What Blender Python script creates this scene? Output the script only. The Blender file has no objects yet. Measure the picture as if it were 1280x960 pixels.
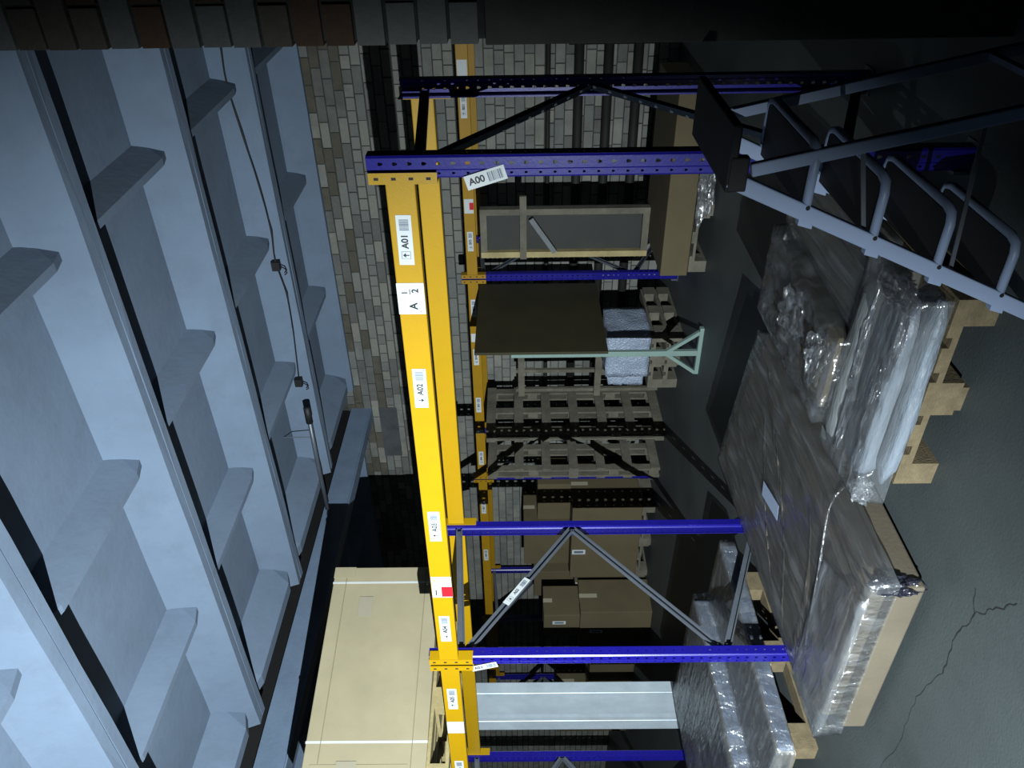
import bpy, math, random
from mathutils import Vector, Matrix, noise
random.seed(7)
SC = bpy.context.scene
COL = SC.collection

# ------------------------------------------------------------------ camera
EYE = 1.56
cam_d = bpy.data.cameras.new('camera')
cam_d.sensor_fit = 'HORIZONTAL'; cam_d.sensor_width = 36.0
cam_d.lens = 980.0 / 1280.0 * 36.0
cam_d.clip_start = 0.02; cam_d.clip_end = 100
cam = bpy.data.objects.new('camera', cam_d); COL.objects.link(cam)
FWD = Vector((-0.58493572, 0.81102107, 0.00974771))
RGT = Vector((0.81094051, 0.58501574, -0.01149231))
UPV = Vector((0.01502307, -0.00118255, 0.99988645))
# the photograph was taken with the phone turned a quarter: picture-left is up in the room
m = Matrix.Identity(4)
for i, ax in enumerate((-UPV, RGT, -FWD)):
    for r in range(3): m[r][i] = ax[r]
m[0][3], m[1][3], m[2][3] = 0, 0, EYE
cam.matrix_world = m
SC.camera = cam

# ------------------------------------------------------------------ light
w = bpy.data.worlds.new('world'); SC.world = w; w.use_nodes = True
w.node_tree.nodes['Background'].inputs[0].default_value = (0.5, 0.65, 0.8, 1)
w.node_tree.nodes['Background'].inputs[1].default_value = 0.0012
LP = Vector((-1.1, -1.3, 1.28))              # hand torch held by someone left of the camera
ld = bpy.data.lights.new('hand_torch_light', 'SPOT')
ld.energy = 5200; ld.color = (0.86, 0.96, 1.0)
ld.spot_size = math.radians(117); ld.spot_blend = 1.0; ld.shadow_soft_size = 0.006
lo = bpy.data.objects.new('hand_torch_light', ld); COL.objects.link(lo)
lo.location = LP
lo.rotation_euler = (Vector((-5.5, 2.7, 2.05)) - LP).to_track_quat('-Z', 'Y').to_euler()
vs = SC.view_settings
vs.view_transform = 'Standard'; vs.look = 'None'; vs.gamma = 1.0; vs.use_curve_mapping = False
vs.exposure = 0.0

# ------------------------------------------------------------------ materials
MATS = {}
ALB = 0.42      # darkens all colours so shadows stay deep, balanced against the torch and exposure
def mat(name, col, rough=0.6, metal=0.0, var=0.25, scale=6.0, bump=0.0, bscale=60.0, spec=0.3,
        stretch=(1, 1, 1), dirt=None, dirt_scale=2.0, dirt_amt=0.5, coat=0.0):
    if name in MATS: return MATS[name]
    col = tuple(c * ALB for c in col); dirt = tuple(c * ALB for c in dirt) if dirt else None
    M = bpy.data.materials.new(name); M.use_nodes = True
    nt = M.node_tree; N = nt.nodes; L = nt.links
    P = N['Principled BSDF']
    P.inputs['Roughness'].default_value = rough; P.inputs['Metallic'].default_value = metal
    P.inputs['Specular IOR Level'].default_value = spec
    P.inputs['Coat Weight'].default_value = coat
    tc = N.new('ShaderNodeTexCoord'); mp = N.new('ShaderNodeMapping')
    mp.inputs['Scale'].default_value = stretch
    L.new(tc.outputs['Object'], mp.inputs['Vector'])
    nz = N.new('ShaderNodeTexNoise'); nz.inputs['Scale'].default_value = scale
    nz.inputs['Detail'].default_value = 6; nz.inputs['Roughness'].default_value = 0.6
    L.new(mp.outputs[0], nz.inputs['Vector'])
    cr = N.new('ShaderNodeValToRGB')
    cr.color_ramp.elements[0].position = 0.3; cr.color_ramp.elements[1].position = 0.7
    lo_ = tuple(c * (1 - var) for c in col); hi_ = tuple(min(1, c * (1 + var)) for c in col)
    cr.color_ramp.elements[0].color = (*lo_, 1); cr.color_ramp.elements[1].color = (*hi_, 1)
    L.new(nz.outputs['Fac'], cr.inputs[0])
    out = cr.outputs[0]
    if dirt:
        n2 = N.new('ShaderNodeTexNoise'); n2.inputs['Scale'].default_value = dirt_scale
        n2.inputs['Detail'].default_value = 8; n2.inputs['Roughness'].default_value = 0.7
        L.new(mp.outputs[0], n2.inputs['Vector'])
        r2 = N.new('ShaderNodeValToRGB'); r2.color_ramp.elements[0].position = 0.5; r2.color_ramp.elements[1].position = 0.72
        r2.color_ramp.elements[1].color = (dirt_amt,) * 3 + (1,)
        L.new(n2.outputs['Fac'], r2.inputs[0])
        mx = N.new('ShaderNodeMix'); mx.data_type = 'RGBA'
        L.new(r2.outputs[0], mx.inputs[0]); L.new(out, mx.inputs[6]); mx.inputs[7].default_value = (*dirt, 1)
        out = mx.outputs[2]
    L.new(out, P.inputs['Base Color'])
    if bump:
        nb = N.new('ShaderNodeTexNoise'); nb.inputs['Scale'].default_value = bscale; nb.inputs['Detail'].default_value = 5
        L.new(mp.outputs[0], nb.inputs['Vector'])
        bp = N.new('ShaderNodeBump'); bp.inputs['Strength'].default_value = bump; bp.inputs['Distance'].default_value = 0.02
        L.new(nb.outputs['Fac'], bp.inputs['Height']); L.new(bp.outputs[0], P.inputs['Normal'])
    MATS[name] = M
    return M

def film_mat(name, haze=0.16, gloss=0.30, stretch=(3, 40, 3), tint=(0.85, 0.92, 1.0), bump=0.6, cover=0.5):
    """clear stretch wrap: mostly see-through, glossy, a little milky"""
    M = bpy.data.materials.new(name); M.use_nodes = True
    nt = M.node_tree; N = nt.nodes; L = nt.links
    N.remove(N['Principled BSDF']); out = N['Material Output']
    tr = N.new('ShaderNodeBsdfTransparent'); gl = N.new('ShaderNodeBsdfGlossy'); df = N.new('ShaderNodeBsdfDiffuse')
    gl.inputs['Roughness'].default_value = 0.13; df.inputs['Color'].default_value = (*(c * ALB for c in tint), 1)
    tc = N.new('ShaderNodeTexCoord'); mp = N.new('ShaderNodeMapping'); mp.inputs['Scale'].default_value = stretch
    L.new(tc.outputs['Object'], mp.inputs['Vector'])
    nz = N.new('ShaderNodeTexNoise'); nz.inputs['Scale'].default_value = 1.6; nz.inputs['Detail'].default_value = 7
    nz.inputs['Distortion'].default_value = 0.6
    L.new(mp.outputs[0], nz.inputs['Vector'])
    bp = N.new('ShaderNodeBump'); bp.inputs['Strength'].default_value = bump; bp.inputs['Distance'].default_value = 0.03
    L.new(nz.outputs['Fac'], bp.inputs['Height'])
    L.new(bp.outputs[0], gl.inputs['Normal'])
    cr = N.new('ShaderNodeValToRGB'); cr.color_ramp.elements[0].position = cover; cr.color_ramp.elements[1].position = 0.78
    cr.color_ramp.elements[0].color = (haze,) * 3 + (1,); cr.color_ramp.elements[1].color = (min(1, haze * 3.2),) * 3 + (1,)
    L.new(nz.outputs['Fac'], cr.inputs[0])
    m1 = N.new('ShaderNodeMixShader'); L.new(cr.outputs[0], m1.inputs[0]); L.new(tr.outputs[0], m1.inputs[1]); L.new(df.outputs[0], m1.inputs[2])
    fr = N.new('ShaderNodeFresnel'); fr.inputs['IOR'].default_value = 1.45
    L.new(bp.outputs[0], fr.inputs['Normal'])
    mm = N.new('ShaderNodeMath'); mm.operation = 'MULTIPLY_ADD'; mm.inputs[1].default_value = 0.6; mm.inputs[2].default_value = gloss * 0.35
    L.new(fr.outputs[0], mm.inputs[0])
    m2 = N.new('ShaderNodeMixShader'); L.new(mm.outputs[0], m2.inputs[0]); L.new(m1.outputs[0], m2.inputs[1]); L.new(gl.outputs[0], m2.inputs[2])
    L.new(m2.outputs[0], out.inputs['Surface'])
    MATS[name] = M
    return M

CONC = mat('whitewashed_concrete', (0.22, 0.295, 0.41), 0.9, var=0.08, scale=2.0, bump=0.10, bscale=18, dirt=(0.14, 0.17, 0.22), dirt_scale=3.5, dirt_amt=0.3)
CONC2 = mat('rough_joint_concrete', (0.26, 0.31, 0.36), 0.95, var=0.3, scale=8, bump=0.6, bscale=30, dirt=(0.12, 0.12, 0.12), dirt_scale=6, dirt_amt=0.6)
FLOOR = mat('floor_concrete', (0.088, 0.105, 0.108), 0.55, var=0.18, scale=1.2, bump=0.12, bscale=90, dirt=(0.05, 0.06, 0.055), dirt_scale=1.3, dirt_amt=0.6)
CRACK = mat('crack_dark', (0.015, 0.016, 0.016), 0.9)
MORT = mat('mortar', (0.085, 0.09, 0.085), 0.95, var=0.3, scale=10, bump=0.4, bscale=40)
BR = [mat('brick_pale_a', (0.30, 0.305, 0.275), 0.9, var=0.2, scale=5, bump=0.3, bscale=60),
      mat('brick_pale_b', (0.25, 0.26, 0.24), 0.9, var=0.2, scale=5, bump=0.3, bscale=60),
      mat('brick_pale_c', (0.34, 0.335, 0.29), 0.9, var=0.2, scale=5, bump=0.3, bscale=60),
      mat('brick_grey', (0.19, 0.195, 0.18), 0.9, var=0.25, scale=5, bump=0.3, bscale=60),
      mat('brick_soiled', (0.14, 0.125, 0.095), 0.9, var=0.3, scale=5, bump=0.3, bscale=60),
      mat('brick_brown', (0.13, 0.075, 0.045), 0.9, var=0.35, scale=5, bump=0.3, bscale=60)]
PLAST = mat('soiled_plaster', (0.10, 0.10, 0.085), 0.9, var=0.25, scale=3, bump=0.3, bscale=30)
STEEL = mat('beam_blue_grey_paint', (0.24, 0.33, 0.47), 0.5, var=0.1, scale=4, bump=0.08, bscale=40, dirt=(0.5, 0.55, 0.6), dirt_scale=14, dirt_amt=0.12)
YEL = mat('yellow_powder_coat', (0.60, 0.345, 0.003), 0.42, var=0.06, scale=5, bump=0.04, bscale=120, dirt=(0.45, 0.22, 0.01), dirt_scale=5, dirt_amt=0.35)
BLUE = mat('blue_powder_coat', (0.014, 0.011, 0.29), 0.30, var=0.10, scale=8, bump=0.02, bscale=90, spec=0.4)
GALV = mat('galvanised_steel', (0.85, 0.98, 1.08), 0.42, metal=0.3, var=0.12, scale=5, bump=0.05, bscale=30)
GALVD = mat('brace_steel', (0.22, 0.25, 0.30), 0.45, metal=0.5, var=0.12, scale=6, bump=0.05)
WOOD = mat('pallet_pine', (0.20, 0.155, 0.085), 0.8, var=0.28, scale=5, bump=0.25, bscale=30, stretch=(4, 4, 4), dirt=(0.16, 0.12, 0.07), dirt_scale=1.5, dirt_amt=0.6)
WOODP = mat('new_pine', (0.52, 0.42, 0.20), 0.75, var=0.2, scale=6, bump=0.2, bscale=30)
WOODG = mat('grey_weathered_timber', (0.19, 0.172, 0.13), 0.85, var=0.3, scale=6, bump=0.25, bscale=30)
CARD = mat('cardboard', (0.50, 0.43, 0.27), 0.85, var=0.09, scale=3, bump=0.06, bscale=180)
CARDB = mat('dimmed_brown_cardboard', (0.15, 0.118, 0.062), 0.85, var=0.1, scale=3, bump=0.06, bscale=150)  # brown darkened in the colour to imitate torch falloff at the far rack
CARDG = mat('grey_brown_board', (0.155, 0.130, 0.092), 0.7, var=0.12, scale=4, bump=0.08, bscale=60)
PANEL = mat('beige_grey_panel', (0.24, 0.235, 0.20), 0.6, var=0.1, scale=3, bump=0.03)
GREYP = mat('dark_grey_panel', (0.045, 0.047, 0.042), 0.6, var=0.15, scale=4)
BROWNB = mat('dark_brown_board', (0.042, 0.036, 0.013), 0.7, var=0.2, scale=3)
TAPE = mat('packing_tape', (0.50, 0.45, 0.33), 0.35, var=0.05)
STRAP = mat('white_strap', (0.85, 0.87, 0.85), 0.4, var=0.04)
PAPER = mat('label_paper', (0.78, 0.83, 0.84), 0.6, var=0.03)
INK = mat('label_ink', (0.015, 0.02, 0.03), 0.6, var=0.1)
INKB = mat('barcode_ink', (0.16, 0.20, 0.27), 0.6, var=0.1)
RED = mat('red_sticker', (0.75, 0.015, 0.03), 0.5, var=0.05)
STICK = mat('pale_blue_sticker', (0.45, 0.55, 0.75), 0.5, var=0.05)
ALU = mat('white_ladder_paint', (0.48, 0.60, 0.86), 0.4, var=0.06, scale=6)
RUBB = mat('black_rubber', (0.012, 0.012, 0.013), 0.7, var=0.2)
MINT = mat('mint_green_paint', (0.28, 0.40, 0.36), 0.5, var=0.08)
PIPE = mat('dark_heating_pipe', (0.018, 0.016, 0.014), 0.7, var=0.3)
CABLE = mat('cable_black', (0.02, 0.022, 0.025), 0.6)
BUBB = mat('bubble_wrap_white', (0.42, 0.50, 0.64), 0.25, var=0.1, scale=20, bump=0.8, bscale=55, spec=0.5)
FOAM = mat('milky_foam_sheet', (0.29, 0.34, 0.40), 0.35, var=0.12, scale=6, bump=0.5, bscale=14, stretch=(1, 5, 5), spec=0.6)
FOAMD = mat('grey_foam_sheet', (0.23, 0.25, 0.26), 0.5, var=0.12, scale=6, bump=0.3, bscale=14, stretch=(1, 5, 5))
FILMLIT = mat('lit_film_edge', (0.21, 0.27, 0.40), 0.35, var=0.2, scale=5, bump=0.6, bscale=12, stretch=(4, 1, 4), spec=0.5)  # pale blue put in to imitate torchlight on the side film
FILM = film_mat('stretch_film', haze=0.06, gloss=0.36, stretch=(16, 1.4, 6), bump=1.0)
FILM2 = film_mat('stretch_film_milky', haze=0.10, gloss=0.5, stretch=(1.5, 12, 8), bump=1.0)
FILMC = film_mat('stretch_film_crumpled', haze=0.06, gloss=0.6, stretch=(7, 7, 7), bump=1.0)

# ------------------------------------------------------------------ mesh builder
class MB:
    def __init__(s): s.v = []; s.f = []; s.m = []
    def add(s, vs, fs, mi=0):
        o = len(s.v); s.v += [tuple(x) for x in vs]
        for f in fs: s.f.append(tuple(o + i for i in f)); s.m.append(mi)
        return s
    def hexa(s, p, mi=0):
        return s.add(p, [(3, 2, 1, 0), (4, 5, 6, 7), (0, 1, 5, 4), (1, 2, 6, 5), (2, 3, 7, 6), (3, 0, 4, 7)], mi)
    def box(s, x0, x1, y0, y1, z0, z1, mi=0):
        x0, x1 = min(x0, x1), max(x0, x1); y0, y1 = min(y0, y1), max(y0, y1); z0, z1 = min(z0, z1), max(z0, z1)
        return s.hexa([(x0, y0, z0), (x1, y0, z0), (x1, y1, z0), (x0, y1, z0), (x0, y0, z1), (x1, y0, z1), (x1, y1, z1), (x0, y1, z1)], mi)
    def bar(s, a, b, w, h, up=(0, 0, 1), mi=0):
        a = Vector(a); b = Vector(b); d = (b - a).normalized(); u = Vector(up)
        r = d.cross(u)
        if r.length < 1e-4: r = d.cross(Vector((1, 0, 0)))
        r.normalize(); u = r.cross(d).normalized()
        P = []
        for c in (a, b):
            for sx, sy in ((-1, -1), (1, -1), (1, 1), (-1, 1)): P.append(c + r * (sx * w / 2) + u * (sy * h / 2))
        return s.hexa(P, mi)
    def tube(s, pts, rad, n=10, mi=0):
        pts = [Vector(p) for p in pts]; rings = []
        prev = None
        for i, p in enumerate(pts):
            d = (pts[min(i + 1, len(pts) - 1)] - pts[max(i - 1, 0)]).normalized()
            if prev is None:
                u = d.cross(Vector((0, 0, 1)))
                if u.length < 1e-3: u = d.cross(Vector((1, 0, 0)))
            else: u = prev - d * prev.dot(d)
            u.normalize(); prev = u; v = d.cross(u)
            rings.append([p + u * math.cos(2 * math.pi * k / n) * rad + v * math.sin(2 * math.pi * k / n) * rad for k in range(n)])
        vs = [x for r in rings for x in r]; fs = []
        for i in range(len(rings) - 1):
            for k in range(n): fs.append((i * n + k, i * n + (k + 1) % n, (i + 1) * n + (k + 1) % n, (i + 1) * n + k))
        fs.append(tuple(range(n - 1, -1, -1))); fs.append(tuple((len(rings) - 1) * n + k for k in range(n)))
        return s.add(vs, fs, mi)
    def prism(s, prof, a, b, axes, mi=0):
        """2-D profile (u,v) swept from a to b; axes = (uvec, vvec)"""
        U, V = Vector(axes[0]), Vector(axes[1]); n = len(prof)
        vs = [Vector(a) + U * p[0] + V * p[1] for p in prof] + [Vector(b) + U * p[0] + V * p[1] for p in prof]
        fs = [(k, (k + 1) % n, n + (k + 1) % n, n + k) for k in range(n)] + [tuple(range(n - 1, -1, -1)), tuple(range(n, 2 * n))]
        return s.add(vs, fs, mi)
    def mesh(s, name, mats, smooth=False):
        me = bpy.data.meshes.new(name); me.from_pydata(s.v, [], s.f)
        for x in (mats if isinstance(mats, (list, tuple)) else [mats]): me.materials.append(x)
        me.polygons.foreach_set('material_index', s.m)
        if smooth: me.polygons.foreach_set('use_smooth', [True] * len(s.f))
        me.update(); return me
    def build(s, name, mats, parent=None, smooth=False, bevel=0, recalc=True):
        me = s.mesh(name, mats, smooth)
        if recalc:
            import bmesh
            bm = bmesh.new(); bm.from_mesh(me); bmesh.ops.recalc_face_normals(bm, faces=bm.faces); bm.to_mesh(me); bm.free()
        return link(name, me, parent, bevel)

def link(name, me, parent=None, bevel=0):
    o = bpy.data.objects.new(name, me); COL.objects.link(o)
    if parent is not None: o.parent = parent
    if bevel:
        b = o.modifiers.new('bevel', 'BEVEL'); b.width = bevel; b.segments = 2; b.limit_method = 'ANGLE'
    return o
def empty(name, loc=(0, 0, 0), rz=0.0, parent=None):
    o = bpy.data.objects.new(name, None); COL.objects.link(o); o.location = loc; o.rotation_euler[2] = rz
    o.empty_display_size = 0.1
    if parent is not None: o.parent = parent
    return o
def tag(o, label, cat, group=None):
    o['label'] = label; o['category'] = cat
    if group: o['group'] = group
    return o
def struct(o, label=None):
    o['kind'] = 'structure'
    if label: o['label'] = label
    return o

_txt = {}
def text_geo(s):
    """flat outline lettering of the built-in font, as (verts, faces), 1 unit high capital scale"""
    if s in _txt: return _txt[s]
    c = bpy.data.curves.new('lettering', 'FONT'); c.body = s; c.align_x = 'CENTER'; c.align_y = 'CENTER'; c.size = 1.0; c.offset = 0.03
    o = bpy.data.objects.new('lettering', c); COL.objects.link(o)
    bpy.context.view_layer.update()
    me = bpy.data.meshes.new_from_object(o.evaluated_get(bpy.context.evaluated_depsgraph_get()))
    r = ([tuple(v.co) for v in me.vertices], [tuple(p.vertices) for p in me.polygons])
    bpy.data.objects.remove(o); bpy.data.curves.remove(c); bpy.data.meshes.remove(me)
    _txt[s] = r
    return r

def put_text(mb, s, c, U, V, size, mi, lift):
    vs, fs = text_geo(s); U = Vector(U); V = Vector(V); N = U.cross(V)
    mb.add([Vector(c) + U * (x * size) + V * (y * size) + N * lift for x, y, z in vs], fs, mi)
def rect(mb, c, U, V, w, h, mi, lift):
    U = Vector(U); V = Vector(V); N = U.cross(V); c = Vector(c) + N * lift
    mb.add([c - U * w / 2 - V * h / 2, c + U * w / 2 - V * h / 2, c + U * w / 2 + V * h / 2, c - U * w / 2 + V * h / 2], [(0, 1, 2, 3)], mi)
def sheet(mb, c, U, V, w, h, t, mi):
    U = Vector(U); V = Vector(V); N = U.cross(V); c = Vector(c); P = []
    for k in (0, t):
        for a, b in ((-1, -1), (1, -1), (1, 1), (-1, 1)): P.append(c + U * a * w / 2 + V * b * h / 2 + N * k)
    mb.hexa(P, mi)
def shelf_label(parent, c, U, V, s, arrow=1, w=0.2, h=0.055, name='shelf_label'):
    """sticker: arrow box, code, bar code, reading along U"""
    mb = MB(); sheet(mb, c, U, V, w, h, 0.0008, 0)
    U = Vector(U); V = Vector(V); c = Vector(c); e = 0.0012
    if arrow:
        rect(mb, c - U * w * 0.30, U, V, w * 0.155, h * 0.62, 2, e); rect(mb, c - U * w * 0.30, U, V, w * 0.14, h * 0.55, 0, e + 0.0003)
        a = c - U * w * 0.30 + U.cross(V) * (e + 0.0006)
        rect(mb, a - U.cross(V) * (e + 0.0006) - V * arrow * h * 0.08, U, V, w * 0.02, h * 0.26, 1, e + 0.0006)
        mb.add([a + V * arrow * h * 0.22, a - U * w * 0.05 + V * arrow * h * 0.02, a + U * w * 0.05 + V * arrow * h * 0.02], [(0, 1, 2)] if arrow < 0 else [(0, 1, 2)], 1)
    put_text(mb, s, c - U * w * 0.02, U, V, h * 0.62, 1, e)
    x = 0.20; rnd = random.Random(s)
    while x < 0.42:
        bw = rnd.choice((0.008, 0.012, 0.018)); rect(mb, c + U * w * (x + bw / 2), U, V, w * bw, h * 0.62, 2, e); x += bw + rnd.choice((0.006, 0.01))
    return mb.build(name, [PAPER, INK, INKB], parent, recalc=False)

# ------------------------------------------------------------------ floor
mb = MB(); mb.box(-16, 6, -4, 9, -0.3, 0)
floor = struct(mb.build('floor', FLOOR), 'dark grey concrete warehouse floor')
def crack(pts, wd):
    mb = MB()
    for a, b in zip(pts, pts[1:]):
        a = Vector((*a, 0.0008)); b = Vector((*b, 0.0008)); n = 7; last = None
        for i in range(n + 1):
            p = a.lerp(b, i / n); d = (b - a).normalized(); s_ = Vector((-d.y, d.x, 0))
            p += s_ * random.uniform(-0.008, 0.008) * (0 < i < n); ww = wd * random.uniform(0.4, 1.2)
            cur = (p - s_ * ww / 2, p + s_ * ww / 2)
            if last: mb.add([last[0], cur[0], cur[1], last[1]], [(0, 1, 2, 3)])
            last = cur
    mb.build('floor_crack', CRACK, floor, recalc=False)
crack([(-2.17, 1.78), (-2.25, 1.73), (-2.42, 1.76), (-2.6, 1.735)], 0.007)
crack([(-2.25, 1.73), (-2.15, 1.67), (-2.03, 1.6)], 0.005)
crack([(-2.6, 1.735), (-2.85, 1.80), (-3.1, 1.77), (-3.4, 1.80)], 0.003)

# ------------------------------------------------------------------ back wall, brick by brick
WY = 7.92
mb = MB(); mb.box(-16, 3.5, WY + 0.006, WY + 0.4, 0, 4.2)
wall_back = struct(mb.build('wall_back', MORT), 'pale brick wall behind the far racks')
bricks = []
CH = 0.0985; BH = 0.0865
def brick_row(i, x0, x1, rnd):
    hdr = i % 5 == 2
    Lb = 0.12 if hdr else 0.25
    x = x0 + (0.06 if i % 2 else 0.19) - Lb + rnd.uniform(-0.01, 0.01)
    while x < x1:
        L_ = Lb * rnd.uniform(0.96, 1.03); yield x, L_; x += L_ + 0.012
rnd = random.Random(3)
for i in range(38):
    z = i * CH + 0.006
    for x, L_ in brick_row(i, -15.8, 3.3, rnd):
        xc = x + L_ / 2
        r = rnd.random()
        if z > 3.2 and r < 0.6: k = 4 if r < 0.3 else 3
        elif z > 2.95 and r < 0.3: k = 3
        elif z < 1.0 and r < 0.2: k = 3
        else: k = rnd.choice((0, 0, 0, 1, 1, 2, 2))
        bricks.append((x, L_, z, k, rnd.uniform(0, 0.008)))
def vis_rank(b):
    x, L_, z, k, d = b
    xc = x + L_ / 2
    if not (-6.6 < xc < -1.75) or z > 3.55 or z < 1.05: return 1e9
    if 1.72 < z < 2.05: return 1e8
    return abs(xc + 3.8) + abs(z - 2.6) * 0.9
order = sorted(range(len(bricks)), key=lambda i: vis_rank(bricks[i]))
single = set(order[:300])
stuff = MB(); cache = {}
for i, (x, L_, z, k, d) in enumerate(bricks):
    if i in single:
        key = (round(L_, 2), k)
        if key not in cache:
            b_ = MB(); Lr = key[0] / 2
            b_.hexa([(-Lr, -0.011, 0.002), (Lr, -0.011, 0.002), (Lr, 0.01, 0), (-Lr, 0.01, 0), (-Lr, -0.011, BH - 0.002), (Lr, -0.011, BH - 0.002), (Lr, 0.01, BH), (-Lr, 0.01, BH)])
            cache[key] = b_.mesh('brick', BR[k])
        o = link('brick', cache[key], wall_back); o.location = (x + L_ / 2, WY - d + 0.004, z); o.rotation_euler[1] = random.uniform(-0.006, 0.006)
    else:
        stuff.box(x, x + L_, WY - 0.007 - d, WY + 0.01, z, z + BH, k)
so = stuff.build('brickwork', BR, wall_back, recalc=False); so['kind'] = 'stuff'
mb = MB(); mb.box(-6.85, -6.05, WY - 0.018, WY + 0.005, 3.13, 3.36)
mb.build('mortar_patch', mat('patch_grey', (0.10, 0.11, 0.115), 0.9), wall_back)

# right wall stub close to the camera
mb = MB(); mb.box(-0.565, 2.6, 2.66, 3.3, 0, 4.2)
wall_right = struct(mb.build('wall_right', MORT), 'dark brick wall end close on the right')
rnd = random.Random(5)
for i in range(17, 43):
    z = i * 0.098 + 0.012
    x = -0.575
    first = True
    band = 'pale' if 17 <= i < 21 else ('brown' if 21 <= i < 31 else 'soil')
    while x < 1.0:
        L_ = (0.12 if i % 2 else 0.25) if first else 0.25
        first = False
        k = {'pale': rnd.choice((2, 0, 1)), 'brown': rnd.choice((5, 5, 4, 3)), 'soil': rnd.choice((4, 3, 4, 1))}[band]
        key = ('r', L_, k)
        if key not in cache:
            b_ = MB(); b_.box(0, L_, -0.012, 0.02, 0, 0.086); b_.box(0, L_, 0.02, 0.10, 0, 0.086); cache[key] = b_.mesh('brick', BR[k])
        o = link('brick', cache[key], wall_right); o.location = (x, 2.655 - rnd.uniform(0, 0.012), z); x += L_ + 0.012
mb = MB(); mb.box(-0.58, 2.5, 2.635, 2.66, 0, 1.655); mb.box(-0.58, -0.565, 2.66, 3.28, 0, 1.655)
mb.build('plaster_panel', PLAST, wall_right, bevel=0.004)

# left end wall far away
mb = MB(); mb.box(-16.3, -16, -4, 9, 0, 4.2)
struct(mb.build('wall_left', mat('far_wall_paint', (0.2, 0.21, 0.2), 0.9)), 'far end wall lost in the dark')

# ------------------------------------------------------------------ ceiling of ribbed concrete slabs
RZ = 3.614                                   # underside of the long ribs
mb = MB(); mb.box(-16, 4, -4, 8.4, RZ + 0.31, RZ + 0.45)
ceiling = struct(mb.build('ceiling', CONC2), 'roof of whitewashed ribbed concrete slabs')
J = [-0.73, 0.665, 2.056, 3.4075, 4.786, 6.304, 7.80]    # inner edges of the far ribs
def slab(ya, yb, x0, x1, ribs):
    """slab from near rib outer edge ya to far rib outer edge yb"""
    o = empty('ceiling_slab', (0, 0, 0), parent=ceiling)
    n0 = MB()
    # near and far long ribs: narrow below, widening upwards
    for y0, sgn in ((ya, 1), (yb, -1)):
        prof = [(0, 0), (sgn * 0.062, 0), (sgn * 0.075, 0.03), (sgn * 0.16, 0.25), (sgn * 0.19, 0.3), (0, 0.3)]
        r_ = MB(); ns = 14; rows = []
        for q in range(ns + 1):
            x = x0 + (x1 - x0) * q / ns
            rows.append([(x, y0 + p[0] + (random.uniform(-0.004, 0.004) if p[0] else 0), RZ + p[1] + (random.uniform(-0.003, 0.003) if p[1] < 0.1 else 0)) for p in prof])
        n = len(prof); vs_ = [p for r in rows for p in r]
        fs_ = [(q * n + k, q * n + (k + 1) % n, (q + 1) * n + (k + 1) % n, (q + 1) * n + k) for q in range(ns) for k in range(n)]
        fs_ += [tuple(range(n)), tuple(ns * n + k for k in range(n - 1, -1, -1))]
        r_.add(vs_, fs_); r_.build('long_rib', CONC, o)
    n0.box(x0, x1, ya, yb, RZ + 0.275, RZ + 0.31)
    n0.build('slab_deck', CONC, o)
    for xr, wd, ht in ribs:
        # tapered cross rib whose underside rises to the middle of the slab
        c = MB(); ym0 = ya + 0.07; ym1 = yb - 0.07; n = 8; vs_ = []; fs_ = []
        for q in range(n + 1):
            t = q / n; y = ym0 + (ym1 - ym0) * t
            zb_ = RZ + 0.275 - ht * (1.0 if 0 < q < n else 0.8)
            hw = wd / 2; vs_ += [(xr - hw * 0.42, y, zb_), (xr + hw * 0.42, y, zb_), (xr + hw * 1.5, y, RZ + 0.278), (xr - hw * 1.5, y, RZ + 0.278)]
        for q in range(n):
            for k in range(4): fs_.append((q * 4 + k, q * 4 + (k + 1) % 4, q * 4 + 4 + (k + 1) % 4, q * 4 + 4 + k))
        c.add(vs_, fs_); c.build('cross_rib', CONC, o)
    return o
RIBS = [(-5.55, 0.24, 0.25), (-4.25, 0.11, 0.19), (-2.95, 0.11, 0.19), (-1.65, 0.11, 0.19), (-0.35, 0.11, 0.19), (0.0 + 0.1, 0.2, 0.24)]
for a, b in zip(J, J[1:]):
    ya, yb = a + 0.072, b + 0.064
    slab(ya, yb, -5.70, 0.22, RIBS)
    slab(ya, yb, 0.25, 3.9, [(0.4, 0.22, 0.24), (1.65, 0.11, 0.19)])
    slab(ya, yb, -12.1, -6.26, [(x - 6.2, wd, ht) for x, wd, ht in RIBS[1:-1]] + [(-6.40, 0.22, 0.24), (-11.95, .2, .24)])

# steel beam carrying the slab ends
mb = MB()
prof = [(-0.085, 0), (0.085, 0), (0.085, 0.016), (0.012, 0.022), (0.012, 0.238), (0.085, 0.244), (0.085, 0.258), (-0.085, 0.258), (-0.085, 0.244), (-0.012, 0.238), (-0.012, 0.022), (-0.085, 0.016)]
prof = [(0.03 if p == 0.012 else p, q) for p, q in prof]
prof = [((0.075 if p == 0.03 else p), q) for p, q in prof]
mb.prism(prof, (-6.135, -3.5, 3.442), (-6.135, WY, 3.442), ((1, 0, 0), (0, 0, 1)))
rb_ = tag(mb.build('roof_beam', STEEL), 'blue-grey painted steel beam carrying the ends of the ceiling slabs', 'beam')

mb = MB(); mb.box(-6.235, -6.10, -3.5, WY, 3.7015, RZ + 0.30); mb.build('gap_dark_strip', RUBB, rb_)  # added dark strip that keeps the gap above the beam black

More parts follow.
